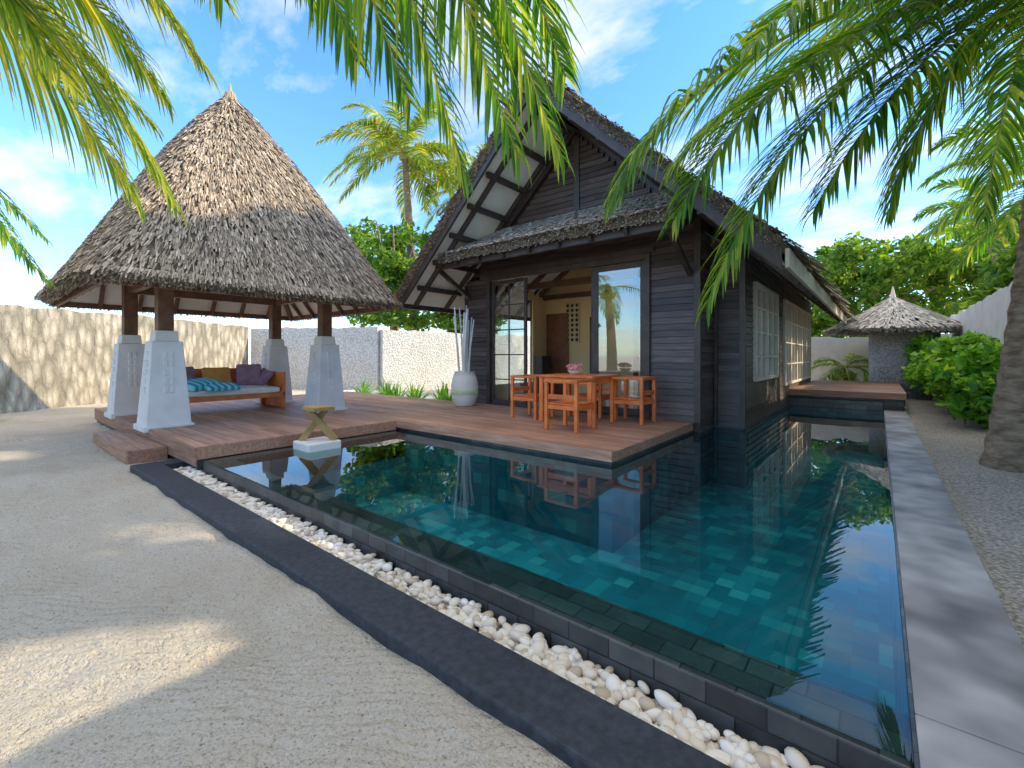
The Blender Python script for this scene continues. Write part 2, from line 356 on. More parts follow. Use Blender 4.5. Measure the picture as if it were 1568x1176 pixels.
a.box(XR-.05,-1.73,8.102,8.15,.07,3.1); a.box(XR-.05,XR-.003,7.33,8.1,.07,3.4)
for (y0,y1,z0,z1) in [(8.15,8.75,.07,3.05),(11.0,11.9,.07,3.05),(16.9,17.4,.07,3.05),(8.75,11.0,.07,.85),(8.75,11.0,2.6,3.05),(11.9,16.9,.07,.62),(11.9,16.9,2.6,3.05)]:
    a.box(-1.78,-1.723,y0,y1,z0,z1)
for (y0,y1,z0,z1) in [(YF+.06,7.7,.0,2.95),(9.7,17.4,.0,2.95),(7.7,9.7,0,.6),(7.7,9.7,2.8,2.95)]: a.box(XL,XL+.05,y0,y1,z0,z1)  # unseen opening added in the left wall to let daylight into the room
a.box(XL,-1.73,17.4,17.45,0,3)
a.make('wall_shell',DARKP,villa)
Acc().box(-2.17,-1.69,8.04,8.068,.03,.13).box(-1.715,-1.665,8.07,12.69,.065,.14).make('plinth',SLATE,villa,uv=True)
a=Acc(); a.box(XR-.06,XR+.035,YF-.045,YF-.001,.25,3.5); a.box(-2.15,-2.1,8.03,8.068,.14,3.1); a.box(-1.76,-1.675,8.03,8.1,.14,3.1); a.box(XL-.03,XL+.05,YF-.045,YF-.001,.25,2.9)
a.make('corner_trims',DARKP,villa)
a=Acc()
for (y0,y1,z0,z1) in [(YF+.1,7.7,.25,3.6),(9.7,10.3,.25,3.6),(7.7,9.7,.25,.6),(7.7,9.7,2.8,3.6)]: a.box(XL+.052,XL+.1,y0,y1,z0,z1)  # inner wall leaves the same added daylight opening
a.box(XL+.1,-1.85,10.3,10.4,.25,4.2); 
a.box(XL+.1,DX0-.02,YF+.06,YF+.1,.25,3.02); a.box(DX1+.02,XR-.1,YF+.06,YF+.1,.25,3.02); a.box(XL+.1,XR-.1,YF+.06,YF+.1,3.02,3.4)
a.make('interior_walls',CREAM,villa)
Acc().box(XL,XR-.07,YF+.43,8.2,.1,.245).box(XL,-1.8,8.2,17.3,.1,.245).make('interior_floor',M('interior_timber_floor',(.55,.38,.24),(.7,.5,.34),4,.35,0),villa)
a=Acc(); a.poly([(XL+.05,YF+.1,2.98),(RX,YF+.1,4.9),(RX,10.3,4.9),(XL+.05,10.3,2.98)]); a.poly([(-1.85,YF+.1,3.05),(RX,YF+.1,4.9),(RX,10.3,4.9),(-1.85,10.3,3.05)])
a.make('interior_ceiling',SOFFIT,villa)
a=Acc()
for y in (7.9,8.6,9.3,10.0): a.beam((XL+.1,y,2.95),(RX,y,4.83),.07,.12); a.beam((-1.9,y,3.0),(RX,y,4.83),.07,.12)
a.beam((XL+.1,10.2,2.9),(-1.9,10.2,2.9),.1,.12); a.beam((XL+.1,8.6,2.95),(-1.9,8.6,2.95),.1,.14)
a.make('ceiling_beams',BROWN,villa)
a=Acc(); a.box(XL+.15,XL+.85,10.24,10.295,.25,2.45); a.make('interior_door',M('interior_door_wood',(.22,.085,.045),(.34,.14,.075),5,.4,0),villa,bevel=.01)
a=Acc(); a.box(-7.15,-6.9,9.72,10.1,.25,1.3); a.box(-5.75,-5.6,10.2,10.29,.25,2.3); a.make('interior_cabinet',DARKP,villa,bevel=.01)
a=Acc(); a.box(-6.52,-6.1,10.27,10.297,1.65,2.72); a.make('picture_panel',M('picture_panel_gold',(.7,.55,.28),(.8,.66,.38),8,.5,0),villa,bevel=.005)
a=Acc()
for i in range(3):
    for j in range(8):
        cx=-6.45+.14*i;cz=1.73+.13*j; a.tube([(cx,10.268,cz),(cx,10.255,cz)],[.045,.035],10)
a.make('picture_discs',DARKP,villa)
a=Acc(); y0,y1=YF-.07,YF+.02
a.box(DX0-.02,DX0+.07,y0,y1,.255,DZ1); a.box(DX1-.07,DX1+.02,y0,y1,.255,DZ1); a.box(DX0+.07,DX1-.07,y0,y1,DZ1-.1,DZ1+.02); a.box(DX0+.07,DX1-.07,y0+.01,y1,.252,.275)
a.box(DX0-.1,DX1+.1,y0-.03,y0-.002,DZ1+.0,DZ1+.1)
def panel(xa,xb,y,z0,z1,nx=0,nz=0,s=.07):
    a.box(xa,xa+s,y,y+.04,z0,z1); a.box(xb-s,xb,y,y+.04,z0,z1); a.box(xa+s,xb-s,y,y+.04,z0,z0+s*1.3); a.box(xa+s,xb-s,y,y+.04,z1-s,z1)
    for i in range(1,nx): x=xa+(xb-xa)*i/nx; a.box(x-.012,x+.012,y+.006,y+.034,z0+s*1.3,z1-s)
    for j in range(1,nz): z=z0+(z1-z0)*j/nz; a.box(xa+s,xb-s,y+.008,y+.032,z-.012,z+.012)
panel(-6.5,-5.55,YF-.03,.28,2.9,2,5); panel(-4.02,-3.04,YF-.03,.28,2.9,0,0,.09); panel(-4.1,-3.2,YF+.03,.28,2.9,0,0,.08)
a.make('door_frames',DARKP,villa,bevel=.004)
a=Acc(); a.box(-6.44,-5.6,YF-.014,YF-.006,.36,2.84); a.box(-3.94,-3.12,YF-.014,YF-.006,.39,2.82)
a.make('door_glass',GLASS,villa)
a=Acc(); g=Acc()
for (y0,y1,z0,z1),ny in zip(WN,(2,5)):
    s=.06; x0,x1=-1.74,-1.64
    a.box(x0,x1,y0,y0+s,z0,z1); a.box(x0,x1,y1-s,y1,z0,z1); a.box(x0,x1,y0+s,y1-s,z0,z0+s); a.box(x0,x1,y0+s,y1-s,z1-s,z1)
    for i in range(1,ny*2):
        y=y0+(y1-y0)*i/(ny*2); t=.05 if i%2==0 else .016; a.box(x0+.01,x1-.01,y-t,y+t,z0+s,z1-s)
    for j in range(1,4): z=z0+(z1-z0)*j/4; a.box(x0+.015,x1-.015,y0+s,y1-s,z-.016,z+.016)
    g.box(-1.71,-1.70,y0+s,y1-s,z0+s,z1-s)
a.make('window_frames',M('pale_window_frame',(.78,.70,.56),(.86,.80,.68),5,.5,0),villa,bevel=.004); g.make('window_glass',GLASS,villa)
# roof
a=Acc(); th=.1
def slope(a,xe,off,thk,ya,yb):
    p=[(xe,ya,EZ+off),(RX,ya,RZ+off),(RX,yb,RZ+off),(xe,yb,EZ+off)]; q=[(x,y,zz+thk) for x,y,zz in p]
    b=len(a.v); a.v+=p+q; a.f+=[(b,b+1,b+2,b+3),(b+7,b+6,b+5,b+4)]+[(b+i,b+4+i,b+4+(i+1)%4,b+(i+1)%4) for i in range(4)]
s=Acc(); slope(s,EL,0,.02,YG+.05,YB); slope(s,ER,0,.02,YG+.05,YB); s.make('soffit_boards',SOFFIT,villa)
s=Acc(); slope(s,EL-.06,.03,.16,YG+.02,YB+.03); slope(s,ER+.06,.03,.16,YG+.02,YB+.03); s.make('thatch_core',TBASE,villa)
s=Acc()
for i in range(14):
    y=YG+.35+i*.88
    if y<YB:
        s.beam((EL+.05,y,EZ-.02),(RX,y,RZ-.07),.06,.09); s.beam((ER-.05,y,EZ-.02),(RX,y,RZ-.07),.06,.09)
for k in np.arange(.12,1.,.14):
    for xe in (EL,ER):
        x=xe+(RX-xe)*k; z=EZ+(RZ-EZ)*k-.1; s.beam((x,YG+.12,z),(x,YF-.04,z),.07,.1)
s.beam((RX,YG+.1,RZ-.2),(RX,YF-.04,RZ-.2),.1,.18)
s.make('rafters',DARKP,villa)
s=Acc()
for xe in (EL-.03,ER+.03):
    p=[(xe,EZ-.14),(RX,RZ-.15),(RX,RZ+.12),(xe,EZ+.1)]
    b=len(s.v); s.v+=[(x,YG-.03,z) for x,z in p]+[(x,YG+.02,z) for x,z in p]; s.f+=[(b,b+1,b+2,b+3),(b+7,b+6,b+5,b+4)]+[(b+i,b+4+i,b+4+(i+1)%4,b+(i+1)%4) for i in range(4)]
s.box(EL-.1,EL-.06,YG,YB,EZ-.1,EZ+.06)
s.make('barge_boards',DARKP,villa)
s=Acc(); s.box(ER+.06,ER+.1,YG,YB,EZ-.12,EZ+.1); s.make('eave_fascia',M('lit_cream_fascia',(.6,.5,.36),(.76,.67,.52),4,.7,0),villa)  # cream eave board, its sunlit look put into the colour
t=Acc()
def mkS(xe,off):
    def S(a_,b_):
        x=xe+(RX-xe)*b_; return Vector((x,YG-.06+(YB-YG+.1)*a_,EZ+(RZ-EZ)*b_+off-.03*math.sin(math.pi*min(max(b_,0),1))))
    return S
sl_len=math.hypot(RX-EL,RZ-EZ)
for xe in (EL-.08,ER+.08): thatch(t,mkS(xe,.2),lambda b:YB-YG,sl_len,row=.17,w=(.05,.1),sl=(.3,.5),lift=(.01,.03),layers=3,thick=.08,edge_len=(.05,.12))
for xe in (EL-.08,ER+.08):
    def S(a_,b_,xe=xe):
        x=xe+(RX-xe)*a_; return Vector((x,YG-.02+.35*b_,EZ+(RZ-EZ)*a_+.2))
    thatch(t,S,lambda b:sl_len,.35,row=.1,w=(.02,.05),sl=(.06,.12),lift=(0,.02),layers=8,thick=.17,edge_len=(.02,.07))
for sg in (1,-1):
    def S(a_,b_,sg=sg): return Vector((RX+sg*.45*(1-b_),YG-.08+(YB-YG+.2)*a_,RZ+.32-.45*(1-b_)*1.0))
    thatch(t,S,lambda b:YB-YG,.5,row=.1,w=(.04,.08),sl=(.2,.3),layers=2,thick=.05)
t.make('thatch_strands',THATCH,villa)
t=Acc()
def S(a_,b_): return Vector((-7.25+5.1*a_,6.12+1.16*b_,3.36+.66*b_-.03*math.sin(math.pi*min(max(b_,0),1))))
thatch(t,S,lambda b:5.1,1.35,row=.07,w=(.015,.035),sl=(.12,.2),lift=(.006,.022),layers=10,thick=.19,edge_len=(.03,.08))
t.make('canopy_thatch_strands',THATCHC,villa)
s=Acc(); 
p=[(-7.22,6.16,3.2),(-2.18,6.16,3.2),(-2.18,7.26,3.83),(-7.22,7.26,3.83)]; q=[(x,y,z+.13) for x,y,z in p]; s.v+=p+q; s.f+=[(0,1,2,3),(7,6,5,4)]+[(i,4+i,4+(i+1)%4,(i+1)%4) for i in range(4)]
s.make('canopy_core',TBASE,villa)
s=Acc(); s.beam((-7.25,6.3,3.15),(-2.15,6.3,3.15),.08,.12); s.beam((-7.25,6.75,3.38),(-2.15,6.75,3.38),.07,.1)
for i in range(9):
    x=-7.1+i*.6; s.beam((x,6.2,3.13),(x,7.28,3.74),.06,.1)
for x in (-7.15,-2.3): s.beam((x,7.26,2.6),(x,6.35,3.1),.07,.08)
s.make('canopy_frame',DARKP,villa)
s=Acc(); s.box(-4.43,-4.31,YF-.05,YF-.032,4.0,5.4); s.beam((-6.2,YF-.07,3.85),(-4.4,YF-.07,5.5),.04,.1); s.beam((-2.5,YF-.07,3.85),(-4.3,YF-.07,5.5),.04,.1)
s.make('gable_trim',DARKP,villa)
# ------------------------------------------------------------ gazebo
gaz=empty('thatched_gazebo',(-9.5,3.22,.25)); GC=Vector((-9.5,3.22,0))
def gS(a_,b_):
    th=2*math.pi*a_; bb=min(max(b_,-.1),1); n=9-5.5*bb; c,s_=abs(math.cos(th)),abs(math.sin(th))
    sq=(c**n+s_**n)**(-1/n); r=.06+2.30*(1-bb)+.13*math.sin(math.pi*max(bb,0)**1.6)
    return Vector((GC.x+r*sq*math.cos(th),GC.y+r*sq*math.sin(th),2.38+3.82*bb))
t=Acc(); thatch(t,gS,lambda b:8*(.06+2.28*(1-b)),4.6,row=.06,w=(.012,.03),sl=(.09,.2),lift=(.006,.032),layers=9,thick=.2,dens=.85,edge_len=(.05,.14))
t.make('thatch_strands',THATCH,gaz)
core=Acc(); N=64; rows=[(0,-.14),(0,-.02)]+[(i/12,-.03) for i in range(1,13)]
for b_,o in rows:
    for k in range(N):
        p=gS(k/N,b_); core.v.append((GC.x+(p.x-GC.x)*.985,GC.y+(p.y-GC.y)*.985,p.z+o))
for i in range(len(rows)-1):
    for k in range(N): core.f.append((i*N+k,i*N+(k+1)%N,(i+1)*N+(k+1)%N,(i+1)*N+k))
core.make('thatch_core',TBASE,gaz)
t=Acc()
for k in range(260):
    th=U(0,6.28); z=U(6.1,6.28); t.beam((GC.x+.08*math.cos(th),GC.y+.08*math.sin(th),z),(GC.x+U(.12,.2)*math.cos(th),GC.y+U(.12,.2)*math.sin(th),z-U(.2,.35)),.02,.006)
t.tube([(GC.x,GC.y,6.1),(GC.x,GC.y,6.28),(GC.x,GC.y,6.46)],[.08,.04,.006],8)
t.make('finial',THATCHL,gaz)
r=2.12
s=Acc(); ap=(GC.x,GC.y,5.3)
cs=[(GC.x-r,GC.y-r,2.28),(GC.x+r,GC.y-r,2.28),(GC.x+r,GC.y+r,2.28),(GC.x-r,GC.y+r,2.28)]
for i in range(4): s.poly([cs[i],cs[(i+1)%4],ap])
s.make('soffit',SOFFIT,gaz)
s=Acc()
for i in range(4):
    c0=Vector(cs[i]);c1=Vector(cs[(i+1)%4]); s.beam(c0-Vector((0,0,.04)),Vector(ap)-Vector((0,0,.06)),.08,.12)
    for k in (.14,.28,.42,.58,.72,.86):
        p=c0.lerp(c1,k); d=(Vector(ap)-(c0+c1)/2); kk=1-abs(k-.5)*2; q=p+d*kk*.97; s.beam(p-Vector((0,0,.05)),q-Vector((0,0,.06)),.06,.1)
    s.beam(c0-Vector((0,0,.03)),c1-Vector((0,0,.03)),.05,.1)
posts=[(-8.4,1.95),(-10.6,1.95),(-8.4,4.5),(-10.6,4.5)]
for i,j in ((0,1),(1,3),(3,2),(2,0)): s.beam((*posts[i],2.52),(*posts[j],2.52),.1,.16)
s.make('rafters',BROWN,gaz)
s=Acc()
for x,y in posts: s.box(x-.1,x+.1,y-.1,y+.1,1.5,2.62); 
s.make('timber_posts',BROWN,gaz,bevel=.01)
s=Acc()
for x,y in posts:
    s.beam((x,y,.25),(x,y,1.52),.56,.56,.38,.38); s.beam((x,y,1.521),(x,y,1.68),.3,.3,.27,.27)
    s.box(x-.31,x+.31,y-.31,y+.31,.2,.285)
s.make('stone_pedestals',WHITE,gaz,bevel=.012)
s=Acc()
for x,y in posts:
    for dx,dy in ((1,0),(0,-1),(-1,0),(0,1)):
        for k in range(5):
            z=.75+k*.13; o=.28-.09*(z+.06-.25)/1.27+.006
            for m_ in (-1,1):
                c_=m_*.035
                if dx: s.box(x+dx*o-.012,x+dx*o+.012,y+c_-.027,y+c_+.027,z,z+.1)
                else: s.box(x+c_-.027,x+c_+.027,y+dy*o-.012,y+dy*o+.012,z,z+.1)
s.make('pedestal_carving',WHITE,gaz,bevel=.01)
# ------------------------------------------------------------ daybed
bed=empty('garden_daybed',(-9.9,3.3,.25)); a=Acc()
x0,x1,y0,y1=-10.35,-9.3,2.35,4.15
for x in (x0,x1-.07):
    for y in (y0,y1-.07): a.box(x,x+.07,y,y+.07,.255,.62)
a.box(x0,x1,y0,y0+.05,.5,.58); a.box(x0,x1,y1-.05,y1,.5,.58); a.box(x1-.05,x1,y0+.05,y1-.05,.48,.57); a.box(x0,x0+.05,y0+.05,y1-.05,.48,1.05)
a.box(x0+.05,x1-.05,y0+.05,y1-.05,.5,.54)
a.box(x0,x1-.1,y1,y1+.05,.255,.98); a.box(x0,x1-.1,y0-.05,y0,.255,.85)
a.make('timber_frame',ORANGE,bed,bevel=.008)
def cushion(name,c,s,mat,parent,rot=(0,0,0)):
    bm=bmesh.new(); bmesh.ops.create_cube(bm,size=1); bmesh.ops.subdivide_edges(bm,edges=bm.edges[:],cuts=5,use_grid_fill=True)
    for v in bm.verts:
        x,y,z=v.co; k=(1-(2*x)**4*.5)*(1-(2*y)**4*.5); v.co.z=z*(.35+.65*k); v.co.x*=1-.06*(1-abs(2*y)); v.co.y*=1-.06*(1-abs(2*x))
    me=bpy.data.meshes.new(name); bm.to_mesh(me); bm.free(); me.materials.append(mat); me.polygons.foreach_set('use_smooth',[True]*len(me.polygons))
    o=bpy.data.objects.new(name,me); COL.objects.link(o); o.parent=parent; o.location=Vector(c)-Vector(parent.location); o.scale=s; o.rotation_euler=rot
    m=o.modifiers.new('s','SUBSURF'); m.levels=1; m.render_levels=1; return o
CUSHW=M('cushion_cream',(.78,.72,.62),(.86,.8,.7),6,.9,0); PURP=M('cushion_mauve',(.27,.15,.20),(.38,.24,.29),9,.9,0)
def stripemat(name,c1,c2,sc):
    m,n,o=nt(name); w=n.nodes.new('ShaderNodeTexWave'); w.inputs['Scale'].default_value=sc; w.bands_direction='Y'; t=n.nodes.new('ShaderNodeTexCoord'); n.links.new(t.outputs['Object'],w.inputs['Vector'])
    p=n.nodes.new('ShaderNodeBsdfPrincipled'); n.links.new(ramp(n,w.outputs['Fac'],[(.45,c1),(.55,c2)]),p.inputs['Base Color']); p.inputs['Roughness'].default_value=.95; n.links.new(p.outputs[0],o.inputs[0]); return m
BLUE=stripemat('towel_blue_stripe',(.01,.42,.58),(.35,.78,.82),1.6)
cushion('seat_mattress',(-9.82,3.25,.62),(.95,1.72,.18),CUSHW,bed)
cushion('pillow_mauve',(-10.15,2.65,.88),(.45,.42,.16),PURP,bed,(0,1.15,.2)); cushion('pillow_mauve_small',(-10.05,3.75,.9),(.48,.46,.17),PURP,bed,(0,1.15,-.3)); cushion('pillow_orange',(-10.15,3.2,.88),(.4,.5,.15),M('cushion_ochre',(.6,.25,.06),(.7,.36,.1),6,.9,0),bed,(0,1.15,0))
cushion('pillow_stripe',(-9.95,3.98,.86),(.42,.36,.14),PURP,bed,(.9,.2,0))
cushion('beach_towel',(-9.6,2.75,.78),(.42,.62,.16),BLUE,bed,(.1,.2,.5)); cushion('beach_towel_fold',(-9.42,3.05,.73),(.3,.6,.1),BLUE,bed,(0,.25,.2))
# ------------------------------------------------------------ dining set
tab=empty('teak_table',(-3.75,6.3,.25)); a=Acc(); cx,cy=-3.75,6.3
for i in range(8): a.box(cx-.5,cx+.5,cy-.45+i*.1125,cy-.45+i*.1125+.107,.965,1.0)
for sx in (-1,1):
    for sy in (-1,1): a.box(cx+sx*.44-.035,cx+sx*.44+.035,cy+sy*.4-.035,cy+sy*.4+.035,.253,.964)
a.box(cx-.4,cx+.4,cy-.42,cy-.39,.87,.962); a.box(cx-.4,cx+.4,cy+.39,cy+.42,.87,.962); a.box(cx-.46,cx-.43,cy-.365,cy+.365,.87,.962); a.box(cx+.43,cx+.46,cy-.365,cy+.365,.87,.962)
a.make('table_frame',ORANGE,tab,bevel=.006)
def chair(cx,cy,ang):
    c=empty('teak_armchair',(cx,cy,.25)); a=Acc(); h=.245; l=.05
    for sx in (-1,1):
        for sy in (-1,1): a.box(sx*h-l/2,sx*h+l/2,sy*h-l/2,sy*h+l/2,.003,.68)
    a.box(-h-l/2,h+l/2,h-.03,h+.03,.682,.72)
    for sx in (-1,1): a.box(sx*h-.03,sx*h+.03,-h-.03,h-.032,.682,.72)
    a.box(-h+l/2,h-l/2,h-.012,h+.012,.44,.51)
    for sx in (-1,1): a.box(sx*h-.01,sx*h+.01,-h+l/2,h-l/2,.30,.36)
    a.box(-h+l/2,h-l/2,-h-.01,-h+.01,.30,.36); a.box(-h+l/2,h-l/2,h-.01,h+.01,.30,.36)
    for i in range(6): a.box(-h+.012,h-.012,-h+.01+i*.08,-h+.01+i*.08+.073,.365,.388)
    o=a.make('chair_frame',ORANGE,None,bevel=.005); o.parent=c; c.rotation_euler=(0,0,ang); return c
chair(-3.42,5.52,math.pi); chair(-4.6,6.2,math.pi/2); chair(-3.02,6.75,-math.pi/2); chair(-3.85,7.0,0)
fb=empty('flower_bowl',(-3.85,6.35,1.0)); a=Acc(); a.tube([(-3.85,6.35,1.002),(-3.85,6.35,1.03),(-3.85,6.35,1.06)],[.06,.1,.12],14); a.make('bowl',WHITE,fb,smooth=False)
V=[];F=[]
for i in range(70):
    c=Vector((-3.85+U(-.1,.1),6.35+U(-.1,.1),1.07+U(0,.07))); d=Vector((U(-1,1),U(-1,1),U(.2,1))).normalized()*.05; e=d.cross(Vector((U(-1,1),U(-1,1),0))).normalized()*.028; b=len(V); V+=[tuple(c),tuple(c+d/2+e),tuple(c+d),tuple(c+d/2-e)]; F.append((b,b+1,b+2,b+3))
mk('petals',V,F,M('frangipani_petals',(.8,.25,.3),(.9,.6,.5),20,.6,0),fb)
# vase
vs=empty('white_vase',(-6.8,6.75,.25)); a=Acc(); P=[(0,.19),(.03,.22),(.2,.275),(.42,.29),(.6,.25),(.7,.21),(.72,.225),(.715,.18),(.5,.2)]
a.tube([(-6.8,6.75,.253+z) for z,_ in P],[r_ for _,r_ in P],28,cap=False); a.make('vase_body',M('vase_glaze',(.76,.72,.62),(.84,.81,.72),3,.6,.3,.008,25),vs,smooth=True)
a=Acc(); a.tube([(-6.8,6.75,.253+z) for z in (.24,.26,.32,.34)],[.284,.291,.294,.286],28,cap=False); a.make('vase_band',M('vase_green_band',(.5,.58,.32),(.6,.68,.42),8,.6,0),vs,smooth=True)
a=Acc()
for i in range(12):
    t0=U(0,6.28); k=U(.05,.17); a.tube([(-6.8+.08*math.cos(t0),6.75+.08*math.sin(t0),.5),(-6.8+k*math.cos(t0+.3),6.75+k*math.sin(t0+.3),1.5),(-6.8+k*1.5*math.cos(t0+.5),6.75+k*1.5*math.sin(t0+.5),U(2.0,2.4))],[.022,.02,.014],7)
a.make('bleached_sticks',WHITE,vs,smooth=True)
st=empty('pool_edge_stand',(-5.68,2.95,.1)); Acc().box(-5.9,-5.46,2.72,3.16,.0,.2).make('stone_block',WHITE,st,bevel=.02)
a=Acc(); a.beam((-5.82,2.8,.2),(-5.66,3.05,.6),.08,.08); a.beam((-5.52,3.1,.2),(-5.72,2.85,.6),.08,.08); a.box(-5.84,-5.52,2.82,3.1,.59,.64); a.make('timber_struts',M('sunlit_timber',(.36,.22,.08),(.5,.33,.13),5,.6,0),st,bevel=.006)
# ------------------------------------------------------------ boundary walls
def wall(name,pts,h,mat,th=.25):
    a=Acc()
    for p,q in zip(pts[:-1],pts[1:]):
        d=Vector((q[0]-p[0],q[1]-p[1],0)); n=Vector((-d.y,d.x,0)).normalized()*th; N=max(2,int(d.length/.2))
        b=len(a.v)
        for i in range(N+1):
            c=Vector((p[0],p[1],0))+d*i/N; hh=h+.09*mn.noise((c.x*2.2,c.y*2.2,2))
            a.v+=[tuple(c+Vector((0,0,-.1))),tuple(c+Vector((0,0,hh))),tuple(c+n+Vector((0,0,hh))),tuple(c+n+Vector((0,0,-.1)))]
        for i in range(N):
            k=b+i*4
            for j in range(3): a.f.append((k+j,k+4+j,k+5+j,k+1+j))
        a.f+=[(b,b+1,b+2,b+3),(b+N*4+3,b+N*4+2,b+N*4+1,b+N*4)]
    return a.make(name,mat)
wall('coral_boundary_wall',[(-12.4,-4.6),(-15.6,.5),(-19.9,7.4)],2.5,CORAL)
wall('white_boundary_wall',[(-19.9,7.5),(-14.9,10.1)],2.42,PEBW); wall('white_boundary_wall',[(-14.7,10.2),(-14.2,13.8),(-13.6,20.5)],2.3,PEBW)
wall('white_boundary_wall',[(-13.6,20.6),(6,20.6)],2.0,WHITE)
wall('white_boundary_wall',[(2.05,-3),(2.05,20.5)],2.55,WHITE)
a=Acc()
for i in range(9):
    for j in range(2): a.box(-14.5+i*.8+.01,-13.71+i*.8,7.4+j*.7,8.08+j*.7,-.05,.1)
a.make('white_paving',WHITE,bevel=.006)
hut=empty('thatched_hut',(.35,18.6,0)); HC=(.35,18.6)
def hS(a_,b_):
    r_=1.6*(1-b_)**1.15+.05; th=2*math.pi*a_; return Vector((HC[0]+r_*math.cos(th),HC[1]+r_*math.sin(th),2.2+1.0*b_))
t=Acc(); thatch(t,hS,lambda b:6.28*1.6*(1-b),1.9,row=.1,w=(.03,.06),sl=(.2,.3),lift=(.01,.03),layers=5,thick=.15); t.tube([(HC[0],HC[1],3.1),(HC[0],HC[1],3.5)],[.09,.01],8); t.make('thatch_strands',THATCHC,hut)
a=Acc(); a.tube([(HC[0],HC[1],2.02),(HC[0],HC[1],2.9)],[1.5,.1],24); a.make('thatch_core',TBASE,hut)
a=Acc(); a.tube([(HC[0]+.25,HC[1],0),(HC[0]+.25,HC[1],2.1)],[.85,.85],28); a.make('round_pebble_wall',PEBW,hut,smooth=True)
# ------------------------------------------------------------ foliage
def leafcloud(cents,L,W,mat,name,parent=None,flat=.35):
    n=len(cents); a=np.random.normal(size=(n,3)); a[:,2]*=.7; a/=np.linalg.norm(a,axis=1)[:,None]
    r=np.random.normal(size=(n,3)); b=np.cross(a,r); b/=np.linalg.norm(b,axis=1)[:,None]; c=np.cross(a,b)
    l=(L*np.random.uniform(.6,1.3,n))[:,None]; w=(W*np.random.uniform(.6,1.3,n))[:,None]
    p0=cents-a*l/2; p2=cents+a*l/2; m=cents-a*l*.05+c*w*.25; p1=m+b*w/2; p3=m-b*w/2
    V=np.stack([p0,p1,p2,p3],1).reshape(-1,3); k=np.arange(n)*4
    F=np.concatenate([np.stack([k,k+1,k+2],1),np.stack([k,k+2,k+3],1)])
    return mk(name,V.tolist(),F.tolist(),mat,parent)
def cloudpts(c,rad,nclump,nper,cr):
    out=[]
    for i in range(nclump):
        d=np.random.normal(size=3); d/=np.linalg.norm(d); k=np.random.uniform(.45,1.0); cc=np.array(c)+d*np.array(rad)*k
        e=np.random.normal(size=(nper,3)); e/=np.linalg.norm(e,axis=1)[:,None]; e*=np.random.uniform(.4,1,(nper,1))*cr*np.random.uniform(.6,1.3); e[:,2]*=.7
        out.append(cc+e)
    return np.concatenate(out)
def tree(name,base,h,rad,nclump=60,nper=160,cr=.8,leaf=(.26,.13),mat=None,th=None):
    t=empty(name,base); B=Vector(base); top=B+Vector((U(-.4,.4),U(-.4,.4),h-rad[2]))
    a=Acc(); tr=.16+h*.012; a.tube([B-Vector((0,0,.1)),B.lerp(top,.5)+Vector((U(-.2,.2),U(-.2,.2),0)),top],[tr,tr*.75,tr*.5],8)
    for i in range(8):
        s0=B.lerp(top,U(.5,1)); e=top+Vector((U(-.8,.8)*rad[0],U(-.8,.8)*rad[1],U(-.3,.8)*rad[2])); a.tube([s0,s0.lerp(e,.5)+Vector((0,0,.2)),e],[tr*.4,tr*.25,.03],6)
    a.make('trunk_and_limbs',BARK,t,smooth=True)
    leafcloud(cloudpts(top,rad,nclump,nper,cr),*leaf,mat or LEAF,'crown',t); return t
def bez(p,t):
    p0,p1,p2,p3=p; s=1-t; return p0*s**3+p1*3*s*s*t+p2*3*s*t*t+p3*t**3
def frond(acc,racc,P,Lmax=.75,n=85,wid=.034,droop=1.,seg=5,r0=.028,start=.14,spread=1.):
    P=[Vector(p) for p in P]; rp=[bez(P,i/14) for i in range(15)]; racc.tube(rp,[r0*(1-.85*i/14) for i in range(15)],6)
    roll=U(-.35,.35)
    for i in range(n):
        t=start+(1-start)*(i+.5)/n; c=bez(P,t); T=(bez(P,min(1,t+.01))-bez(P,t-.01)).normalized()
        S=T.cross(Vector((0,0,1))); 
        if S.length<.15: S=Vector((1,0,0))
        S.normalize(); Un=S.cross(T).normalized(); S,Un=S*math.cos(roll)+Un*math.sin(roll),Un*math.cos(roll)-S*math.sin(roll)
        u=(t-start)/(1-start); L=Lmax*(.35+.65*math.sin(math.pi*min(1,u*.85+.12))**.8)*(1-.45*u**4)
        for sd in (-1,1):
            if R()<.04: continue
            al=math.radians(62-36*u+U(-8,8)); d=(T*math.cos(al)+S*sd*math.sin(al)*spread+Un*U(.0,.3)).normalized()
            p=c.copy(); Lk=L*U(.8,1.1); st=Lk/seg; b=len(acc.v); dr=droop*U(.5,1.5); brk=R()<.15
            for k in range(seg+1):
                s=k/seg; w=wid*(.45+.55*math.sin(math.pi*min(1,.18+s*.82)))*(1-s**3)*.5+.001
                sv_=d.cross(Vector((0,0,1))); 
                if sv_.length<.1: sv_=d.cross(S)
                if sv_.length<.05: sv_=T.cross(d)
                sv_.normalize(); nn=sv_.cross(d).normalized()
                fv=(sv_*.5+T*.5*(1 if sv_.dot(T)>0 else -1)); fv=(fv-d*fv.dot(d)).normalized()
                acc.v+= [tuple(p-fv*w+nn*w*.25),tuple(p-nn*w*.15),tuple(p+fv*w+nn*w*.25)]
                if k<seg:
                    q=b+k*3; acc.f+=[(q,q+1,q+4,q+3),(q+1,q+2,q+5,q+4)]
                p=p+d*st; g=.26*dr*(1+s*1.2)*(2.2 if (brk and k==1) else 1); d=(d+Vector((0,0,-g))).normalized()
